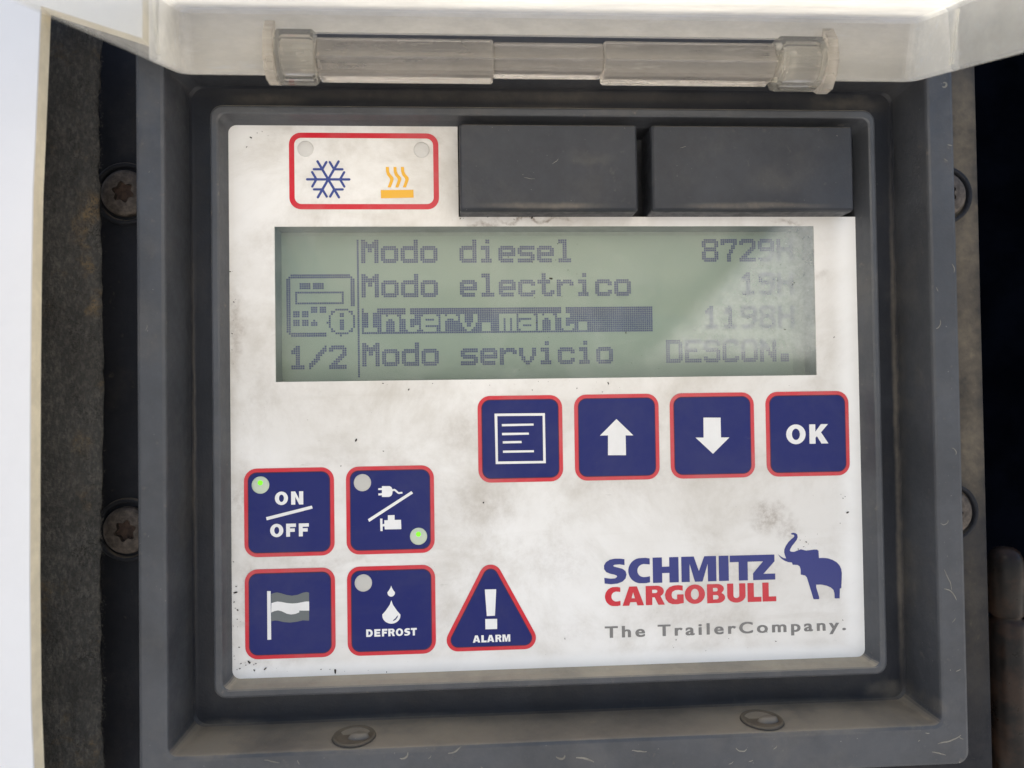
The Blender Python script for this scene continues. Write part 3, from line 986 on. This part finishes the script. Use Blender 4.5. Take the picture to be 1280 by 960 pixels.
bm = bmesh.new(); plate(bm, tri(1.1, 1.75), .1, BW + .12, .05); link_mesh('key_face', bm, M['blue'], k_al)
sym(k_al, [z([(901, 163), (974, 161), (966, 331), (914, 333)]), z([(904, 352), (980, 351), (980, 416), (905, 418)])])
bm = bmesh.new()
put_word(bm, [('A', zw(824), zw(872)), ('L', zw(879), zw(913)), ('A', zw(915), zw(962)), ('R', zw(969), zw(1009)), ('M', zw(1014), zw(1064))],
         (705 + 459 / 5.12, 705 + 503 / 5.12), (705 + 449 / 5.12, 705 + 497 / 5.12), IW, .33)
link_mesh('lettering', bm, M['white'], k_al)
# menu
z = Z(590, 485, 7.683)
sym(k_mn, [(z([(216, 246), (700, 241), (709, 722), (228, 731)]), [z([(243, 270), (678, 266), (684, 700), (250, 706)])]),
           z([(286, 346), (590, 341), (592, 361), (288, 368)]), z([(288, 431), (545, 428), (547, 448), (289, 454)]),
           z([(295, 511), (475, 508), (477, 529), (296, 533)]), z([(297, 601), (593, 597), (595, 617), (298, 623)])])
z = Z(640, 480, 4)
sym(k_up, [z([(522, 175), (607, 257), (568, 257), (570, 356), (480, 356), (480, 257), (440, 258)])])
sym(k_dn, [z([(957, 168), (1043, 168), (1045, 267), (1087, 267), (1005, 349), (918, 268), (958, 268)])])
bm = bmesh.new()
put_word(bm, [('O', 960 + 91 / 4, 960 + 188 / 4), ('K', 960 + 207 / 4, 960 + 301 / 4)], (480 + 204 / 4, 480 + 300 / 4), (480 + 200 / 4, 480 + 298 / 4), IW, .32)
link_mesh('lettering', bm, M['white'], k_ok)

# --- status field with snowflake and heating sign
bm = bmesh.new()
sheet(bm, rrect(-54.38, -17.59, -62.89, -43.83, 2.9, 8), .06, [rrect(-53.1, -18.9, -61.6, -45.15, 1.7, 8)])
stat = link_mesh('status_field', bm, M['red'], unit, label='white field with a red outline holding a snowflake and a heating sign')
z = Z(355, 160, 6.4)
zs = lambda x, y: trace(355, 160, 6.4, [(x, y)], .06)[0]
c0 = zs(354, 411)
al, wd = (zs(532, 411)[0] - zs(175, 411)[0]) / 2 - .3, .60
fl = []
for k in range(6):
    a = math.radians(60 * k)
    d = Vector((math.cos(a), math.sin(a)))
    c = Vector(c0)
    if k < 3:
        fl.append(stroke(c - d * al, c + d * al, wd))
    for s in (-1, 1):
        b = c + d * al * .56
        e = Vector((math.cos(a + s * math.radians(60)), math.sin(a + s * math.radians(60))))
        fl.append(stroke(b, b + e * al * .40, wd * .95))
sym(stat, fl, 'snowflake_sign', 'snow', .06, .004)
heat = [z([(773, 494), (1035, 492), (1037, 555), (775, 560)])]
for dx in (0, 61, 121):
    heat.append(z([(814 + dx, 309), (838 + dx, 309), (840 + dx, 345), (850 + dx, 366), (874 + dx, 392), (877 + dx, 410), (870 + dx, 430), (853 + dx, 474), (828 + dx, 472),
                   (843 + dx, 432), (849 + dx, 412), (845 + dx, 400), (825 + dx, 375), (815 + dx, 345)]))
sym(stat, heat, 'heating_sign', 'heat', .06, .004)
lamp(stat, 382, 186, False, 9.8, 'lampfaint', .05)
lamp(stat, 527, 187.5, False, 9.8, 'lampfaint', .05)

# --- printed maker's lettering and elephant
LWH = .06
bm = bmesh.new()
put_word(bm, [('S', 754.8, 783.2), ('C', 785.3, 812.9), ('H', 816, 848.3), ('M', 851.8, 895.4), ('I', 898.6, 910.9)], (697.6, 729.5), (695.6, 727), LWH)
yt, yb = at(832, 696.8, LWH)[1], at(832, 728.4, LWH)[1]
xm = lambda p: at(p, 712, LWH)[0]
T0, TS0, TS1, Z0, Z1 = xm(912.4), xm(923.4), xm(934.7), xm(941.2), xm(968.9)
H_ = yb - yt
sheet(bm, [(T0, yt), (Z1 - .1, yt), (Z1 - .1, yt + H_ * .27), (Z0 + (Z1 - Z0) * .47, yt + H_ * .76), (Z1, yt + H_ * .76), (Z1, yb), (Z0, yb), (Z0, yt + H_ * .73),
           (Z0 + (Z1 - Z0) * .46, yt + H_ * .26), (TS1, yt + H_ * .26), (TS1, yb), (TS0, yb), (TS0, yt + H_ * .26), (T0, yt + H_ * .26)], LWH)
logo = link_mesh('maker_lettering', bm, M['logoblue'], unit, label='heavy blue maker name printed on the panel')
bm = bmesh.new()
put_word(bm, [('C', 756.2, 775.9), ('A', 778, 805), ('R', 807.2, 830.9), ('G', 831.1, 854.6), ('O', 856, 881.3), ('B', 883.9, 906.4), ('U', 909.1, 932), ('L', 934.5, 951.8), ('L', 953.2, 970.3)],
         (733.4, 757.6), (728.6, 752), LWH)
link_mesh('maker_lettering', bm, M['logored'], unit, label='heavy red maker name printed below the blue one')
ele = [(632, 126), (634, 117), (650, 113), (670, 116), (686, 128), (691, 150), (683, 175), (660, 206), (640, 231), (626, 255), (620, 272), (632, 282), (660, 283), (690, 271),
       (720, 260), (745, 267), (770, 272), (800, 268), (835, 263), (862, 263), (876, 274), (880, 338), (920, 337), (960, 341), (1000, 354), (1035, 374), (1062, 402), (1078, 435),
       (1083, 470), (1082, 530), (1078, 606), (1066, 610), (1064, 697), (1020, 697), (1017, 650), (1007, 620), (985, 600), (950, 585), (900, 574), (854, 575), (856, 600),
       (868, 640), (883, 690), (880, 704), (832, 704), (827, 690), (800, 600), (772, 510), (755, 493), (718, 486), (717, 440), (708, 412), (690, 400), (645, 398), (640, 378),
       (605, 374), (575, 363), (545, 343), (527, 322), (517, 304), (540, 324), (565, 338), (588, 342), (576, 310), (570, 285), (573, 258), (585, 230), (605, 200), (632, 172), (655, 153),
       (662, 140), (652, 130), (640, 131)]
bm = bmesh.new()
sheet(bm, trace(900, 650, 7.111, ele, LWH), LWH)
link_mesh('elephant_emblem', bm, M['logoblue'], unit)
# tagline
cu = bpy.data.curves.new('tagline', 'FONT')
cu.body = 'The TrailerCompany.'
cu.size = 1.0
cu.space_character = 1.35
cu.offset = .014
to = bpy.data.objects.new('tagline', cu)
COL.objects.link(to)
dg = bpy.context.evaluated_depsgraph_get()
tm = bpy.data.meshes.new_from_object(to.evaluated_get(dg))
bpy.data.objects.remove(to)
xs = [v.co.x for v in tm.vertices]; ys = [v.co.y for v in tm.vertices]
capv = .70
xa, xb = at(756.5, 790, LWH)[0], at(1057, 784, LWH)[0]
ybase, ycap = at(770, 796.8, LWH)[1], at(770, 783.0, LWH)[1]
x_lo, x_hi = min(xs), max(xs)
Tcap = max(ys)
bm = bmesh.new()
for k, dx in enumerate((-.018, .018, 0)):
    vs = [bm.verts.new(V(xa + (v.co.x + dx - x_lo) / (x_hi - x_lo) * (xb - xa), ybase - v.co.y / Tcap * (ybase - ycap) * 1.03, LWH + .004 * k)) for v in tm.vertices]
    for p in tm.polygons:
        bm.faces.new([vs[i] for i in p.vertices])
bpy.data.meshes.remove(tm)
link_mesh('tagline_lettering', bm, M['tag'], unit)
# --- pale scratches and threads on the black moulding
bm = bmesh.new()
rnd = random.Random(11)
def ribbon(pts, wd, dn=(0, 0, 1)):
    ps = [V(*p) for p in pts]
    side = []
    for i in range(len(ps)):
        d = (ps[min(i + 1, len(ps) - 1)] - ps[max(i - 1, 0)]).normalized()
        s_ = d.cross(Vector((0, -1, 0)))
        s_ = s_.normalized() if s_.length > 1e-6 else Vector((1, 0, 0))
        k = wd * MM * .5 * (0.35 + .65 * math.sin(math.pi * (i + .3) / (len(ps) - .4)))
        side.append((bm.verts.new(ps[i] + s_ * k), bm.verts.new(ps[i] - s_ * k)))
    for a, b in zip(side, side[1:]):
        bm.faces.new((a[0], b[0], b[1], a[1]))
def wander(X, Y, w, ln, ang, curl, n=9):
    pts = []
    for i in range(n):
        pts.append((X, Y, w))
        X += ln / n * math.cos(ang); Y += ln / n * math.sin(ang)
        ang += curl + rnd.uniform(-.25, .25)
    return pts
RW = RIMW + .04
for px, py, ln, ang, curl, wd in [(1180, 736, 5, .2, .12, .28), (1180, 712, 6, 1.0, .1, .22), (1172, 930, 7, -.3, .05, .35), (720, 947, 5, .1, .02, .45), (695, 946, 3, .6, -.35, .5), (920, 935, 3.5, 1.0, -.3, .3),
                                  (790, 938, 4, .05, 0, .3), (560, 942, 4, -.2, 0, .35), (500, 948, 3, .3, -.2, .4), (1175, 400, 3, 1.2, .2, .25), (1178, 108, 3, .6, -.5, .5), (1190, 330, 2.5, .9, .1, .2),
                                  (1185, 650, 3, 1.5, .3, .2), (1190, 560, 2.5, .2, .3, .2), (1165, 940, 4, .1, .1, .3), (330, 950, 4, .1, .1, .25)]:
    X, Y = at(px, py, RW)
    ribbon(wander(X, Y, RW, ln, ang, curl), wd)
for _ in range(24):
    sidep = rnd.random()
    if sidep < .45:
        X, Y = rnd.uniform(102.5, 107), rnd.uniform(-70, 90)
    elif sidep < .85:
        X, Y = rnd.uniform(-80, 105), rnd.uniform(85, 91)
    else:
        X, Y = rnd.uniform(-85, -81), rnd.uniform(-60, 85)
    ribbon(wander(X, Y, RW, rnd.uniform(.5, 1.8), rnd.uniform(0, 6.3), rnd.uniform(-.3, .3), 5), rnd.uniform(.08, .24))
for px, py, ln in [(655, 222, 5), (690, 205, 4), (850, 185, 3)]:
    X, Y = at(px, py, 6.55)
    ribbon(wander(X, Y, 6.54, ln * .6, rnd.uniform(-.6, .6), rnd.uniform(-.2, .2)), .09)
th = link_mesh('scratches', bm, M['thread'], housing)
th['kind'] = 'stuff'

# ------------------------------------------------------------------ raised clear lid with its hinge
LT = math.radians(14.5)
LB = (-71.1, 14.0)                     # lower back edge of the lid (Y, w)
def LV(x, a, b):
    """lid coordinates: x along the hinge, a away from the hinge, b up through the tray depth"""
    Y = LB[0] + a * math.sin(LT) - b * math.cos(LT)
    w = LB[1] + a * math.cos(LT) + b * math.sin(LT)
    return V(x, Y, w)
lx0, lx1, la1 = -75.5, 97.0, 150.0
bm = bmesh.new()
def lr(ins, r, b):
    return (rrect(lx0 + ins, lx1 - ins, ins, la1 - ins, r, 5), b)
loft(bm, [lr(2.0, 2.0, 15.2), lr(.6, 3.2, 15.0), lr(0, 3.6, 14.2), lr(0, 3.2, .5), lr(.15, 3.0, .1), lr(.5, 2.8, 0), lr(1.3, 2.6, 0), lr(1.6, 2.4, .2),
          lr(1.8, 2.2, .6), lr(2.1, 2.0, 12.6), lr(2.6, 2.0, 13.2), lr(3.4, 2.0, 13.4)], True, True, LV)
lid = link_mesh('lid', bm, M['plate'], unit)
# the back wall of the tray is open between the hinge brackets
bm = bmesh.new()
xc0, xc1 = at(343, 73, 16)[0], at(1030, 73, 16)[0]
cs = [bm.verts.new(LV(x, a, b)) for x in (xc0, xc1) for a in (-3, 2.6) for b in (-3, 9.1)]
for q in ((0, 1, 3, 2), (4, 6, 7, 5), (0, 4, 5, 1), (2, 3, 7, 6), (0, 2, 6, 4), (1, 5, 7, 3)):
    bm.faces.new([cs[i] for i in q])
cut = link_mesh('opening', bm, M['plate'])
md = lid.modifiers.new('opening', 'BOOLEAN')
md.operation, md.solver, md.object = 'DIFFERENCE', 'EXACT', cut
bpy.context.view_layer.update()
cm = bpy.data.meshes.new_from_object(lid.evaluated_get(bpy.context.evaluated_depsgraph_get()))
lid.modifiers.clear()
lid.data = cm
bpy.data.objects.remove(cut)
# bead along the lower edge and the step in each side
for x in (lx0, lx1):
    bm = bmesh.new()
    s = 1 if x < 0 else -1
    a0, a1, b0, b1, dx = 17.6, 18.6, 1.2, 12.2, .5
    ps = [(x + s * 1.9, a0, b0), (x + s * 1.9, a1, b0), (x + s * 1.9, a1, b1), (x + s * 1.9, a0, b1)]
    lo = [bm.verts.new(LV(*p)) for p in ps]
    hi = [bm.verts.new(LV(p[0] + s * dx, p[1], p[2])) for p in ps]
    for i in range(4):
        bm.faces.new((lo[i], lo[(i + 1) % 4], hi[(i + 1) % 4], hi[i]))
    bm.faces.new(hi)
    link_mesh('side_rib', bm, M['plate'], lid)

HW, HY = 16.5, -73.4
def knuckle(x0, x1, prof, mat, name='hinge_knuckle', bev=.35):
    bm = bmesh.new()
    c = (sum(p[0] for p in prof) / len(prof), sum(p[1] for p in prof) / len(prof))
    secs = []
    for x, k in ((x0, .93), (x0 + bev, 1.0), (x1 - bev, 1.0), (x1, .93)):
        secs.append([bm.verts.new(V(x, c[0] + (p[0] - c[0]) * k, c[1] + (p[1] - c[1]) * k)) for p in prof])
    n = len(prof)
    for a, b in zip(secs, secs[1:]):
        for i in range(n):
            bm.faces.new((a[i], a[(i + 1) % n], b[(i + 1) % n], b[i]))
    bm.faces.new(secs[0]); bm.faces.new(secs[-1])
    return link_mesh(name, bm, mat, lid)
big = [(-78.6, 16.5), (-78.2, 18.2), (-77.6, 18.8), (-73.6, 19.95), (-73.4, 20.3), (-73.1, 20.3), (-72.9, 19.85), (-70.9, 18.4), (-70.4, 17.6), (-70.3, 16.8), (-70.3, 12.6), (-71, 11.8), (-77.5, 11.8), (-78.5, 12.6)]
small = [(-78.2, 16.2), (-77.9, 17.6), (-77.3, 18.1), (-74.1, 18.75), (-73.9, 19.05), (-73.65, 19.05), (-73.5, 18.65), (-72.0, 17.8), (-71.6, 17.2), (-71.5, 16.6), (-71.5, 12.8), (-72, 12.0), (-77.2, 12.0), (-78.1, 12.8)]
X = lambda px, py=73, w=18.0: at(px, py, w)[0]
knuckle(X(396), X(616.5), big, M['knuckle'])
knuckle(X(617), X(754.5), small, M['knuckle'])
knuckle(X(755), X(968), big, M['knuckle'])
# lugs carrying the pin: clear drums with a collar towards the lid
def drum(x0, x1, r, cyy, cw_, mat, name, facets=10, bore=0.0):
    bm = bmesh.new()
    n = facets
    def ring(x, rr, ph=.31):
        return [bm.verts.new(V(x, cyy + rr * math.cos(2 * math.pi * k / n + ph), cw_ + rr * math.sin(2 * math.pi * k / n + ph))) for k in range(n)]
    b = .5 if x1 > x0 else -.5
    rs = [ring(x0, max(bore, .01)), ring(x0, r - .6), ring(x0 + b, r), ring(x1 - b, r), ring(x1, r - .6)]
    if bore:
        rs.insert(0, ring(x0 + b * 8, bore))
    for a, c in zip(rs, rs[1:]):
        for i in range(n):
            bm.faces.new((a[i], a[(i + 1) % n], c[(i + 1) % n], c[i]))
    bm.faces.new(rs[-1])
    if bore:
        bm.faces.new(rs[0])
    return link_mesh(name, bm, mat, lid)
drum(X(394), X(346), 6.1, -74.6, 16.0, M['lug'], 'hinge_lug', 12, 1.7)
drum(X(972), X(1026), 6.2, -74.4, 16.0, M['lug'], 'hinge_lug', 12, 1.7)
drum(X(392), X(350), 3.0, -74.6, 16.0, M['knuckle'], 'hinge_pin', 20)
drum(X(980), X(1024), 3.0, -74.4, 16.0, M['knuckle'], 'hinge_pin', 20)
for px0, px1, tip in ((333, 345, 0), (1027, 1040, .9)):
    bm = bmesh.new()
    x0, x1 = X(px0), X(px1)
    pr = [(-81.5, 12.5), (-81.5, 19), (-78, 21.2), (-73, 21.6), (-70, 20.2), (-68.6 + tip, 18), (-68.6 + tip, 15), (-69.5, 12.5)]
    A = [bm.verts.new(V(x0, y, w)) for y, w in pr]; B = [bm.verts.new(V(x1, y, w)) for y, w in pr]
    for i in range(len(pr)):
        bm.faces.new((A[i], A[(i + 1) % len(pr)], B[(i + 1) % len(pr)], B[i]))
    bm.faces.new(A); bm.faces.new(B)
    link_mesh('hinge_bracket', bm, M['knuckle'], lid)

# ------------------------------------------------------------------ white outer skin at the left, felt strip under it
skin = thing('outer_panel', 'glossy white body panel with a cream cut edge, beside the felt strip', 'body panel')
edge = [(-99.8, -80.5), (-100.5, -64), (-101.1, -50), (-101.5, -41.6), (-101.9, -22), (-102.15, -1), (-102.4, 40), (-102.2, 66), (-101.65, 80.4), (-101.2, 130), (-101.2, 260)]
c1, c2 = at(187, 58, 22), at(187, -60, 22)  # added corner: white backing for the bright left side of the lid
poly = [(-420, -90), (c2[0], -90), c1] + edge + [(-420, 260)]  # top edge cut low so sun reaches the lid
bm = bmesh.new()
sheet(bm, poly, 26.0, (), .5)
link_mesh('skin', bm, M['skin'], skin)
bm = bmesh.new()
sheet(bm, [(x + .02, y) for x, y in poly], 25.5, (), 3.6)
link_mesh('core', bm, M['core'], skin)

felt = thing('felt_strip', 'dark grey fuzzy felt strip with brown dirt between white panel and black housing', 'felt strip')
bm = bmesh.new()
rnd = random.Random(5)
ny, nx = 165, 10
grid = []
for j in range(ny + 1):
    Y = -100 + 360 * j / ny
    xe = -96.6 + .5 * math.sin(Y * .05 + 2) + rnd.uniform(-.22, .22) + (.9 if Y < -60 else 0) * ((-60 - Y) / 25 if Y < -60 else 0)
    rowv = []
    for i in range(nx + 1):
        f = i / nx
        x = -112 + (xe + 112) * f
        w = 8.0 + rnd.uniform(-.25, .25) - (1.2 if i == nx else 0) - (.25 if i == nx - 1 else 0)
        rowv.append(bm.verts.new(V(x, Y, w)))
    rowv.append(bm.verts.new(V(xe + rnd.uniform(-.35, .1), Y, 6.4)))
    rowv.append(bm.verts.new(V(xe - .6 + rnd.uniform(-.2, .2), Y, 5.2)))
    rowv.append(bm.verts.new(V(-112, Y, 5.0)))
    grid.append(rowv)
for a, b in zip(grid, grid[1:]):
    for i in range(len(a) - 1):
        bm.faces.new((a[i], a[i + 1], b[i + 1], b[i]))
link_mesh('felt_body', bm, M['felt'], felt, True)
bm = bmesh.new()
for _ in range(5200):
    on_edge = rnd.random() < .16
    Y = rnd.uniform(-85, 92)
    x = -96.6 + rnd.uniform(-.5, .2) if on_edge else rnd.uniform(-103, -96.6)
    w = rnd.uniform(5.6, 7.9) if on_edge else 8.0
    a = rnd.uniform(-1.2, 1.2) if on_edge else rnd.uniform(0, 6.3)
    ln = rnd.uniform(.5, 1.5) * (1.0 if not on_edge else .75)
    lift = rnd.uniform(.1, .8)
    wd = rnd.uniform(.025, .06)
    p = [V(x, Y, w), V(x + ln * .55 * math.cos(a), Y + ln * .55 * math.sin(a), w + lift * .7), V(x + ln * math.cos(a + .7), Y + ln * math.sin(a + .7), w + lift * .8)]
    s_ = Vector((-math.sin(a), 0, -math.cos(a))) * wd * MM
    q = [(bm.verts.new(v - s_), bm.verts.new(v + s_)) for v in p[:2]]
    e = bm.verts.new(p[2])
    bm.faces.new((q[0][0], q[0][1], q[1][1], q[1][0]))
    bm.faces.new((q[1][0], q[1][1], e))
fb = link_mesh('fibres', bm, M['fibre'], felt)
fb['kind'] = 'stuff'

# ------------------------------------------------------------------ dark compartment to the right with its pipe
pipe = thing('pipe', 'dark rusty upright pipe end standing in the black gap at the right', 'pipe')
bm = bmesh.new()
PXC, PW = 141.6, -20.0
prof = [(47.9, .6), (48.3, 2.3), (49.4, 3.7), (51.5, 4.6), (54, 4.85), (66.8, 4.6), (67.4, 3.9), (68.0, 3.7), (68.6, 4.3), (70, 4.75), (120, 4.75)]
n = 28
rings = [[bm.verts.new(V(PXC + r * math.cos(2 * math.pi * k / n), y, PW + r * math.sin(2 * math.pi * k / n))) for k in range(n)] for y, r in prof]
for a, b in zip(rings, rings[1:]):
    for i in range(n):
        bm.faces.new((a[i], a[(i + 1) % n], b[(i + 1) % n], b[i]))
bm.faces.new(rings[0])
link_mesh('tube', bm, M['pipe'], pipe, True)
wall = thing('added_shade_wall', 'added wall coloured black as deep shade behind the pipe and the control unit', 'wall')
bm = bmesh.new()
box(bm, -1250, 1250, -300, 500, -140, -78, .5, 2)  # sized to shade the panel; top left low so sun reaches the lid
link_mesh('shade_wall_sheet', bm, M['void'], wall)

# ------------------------------------------------------------------ sunlit yard in front of the trailer, below the picture
bm = bmesh.new()
bm.faces.new([bm.verts.new((x, y, -1.25)) for x, y in ((-60, -60), (60, -60), (60, 60), (-60, 60))])
yard = link_mesh('ground', bm, M['yard'])
yard['kind'] = 'structure'
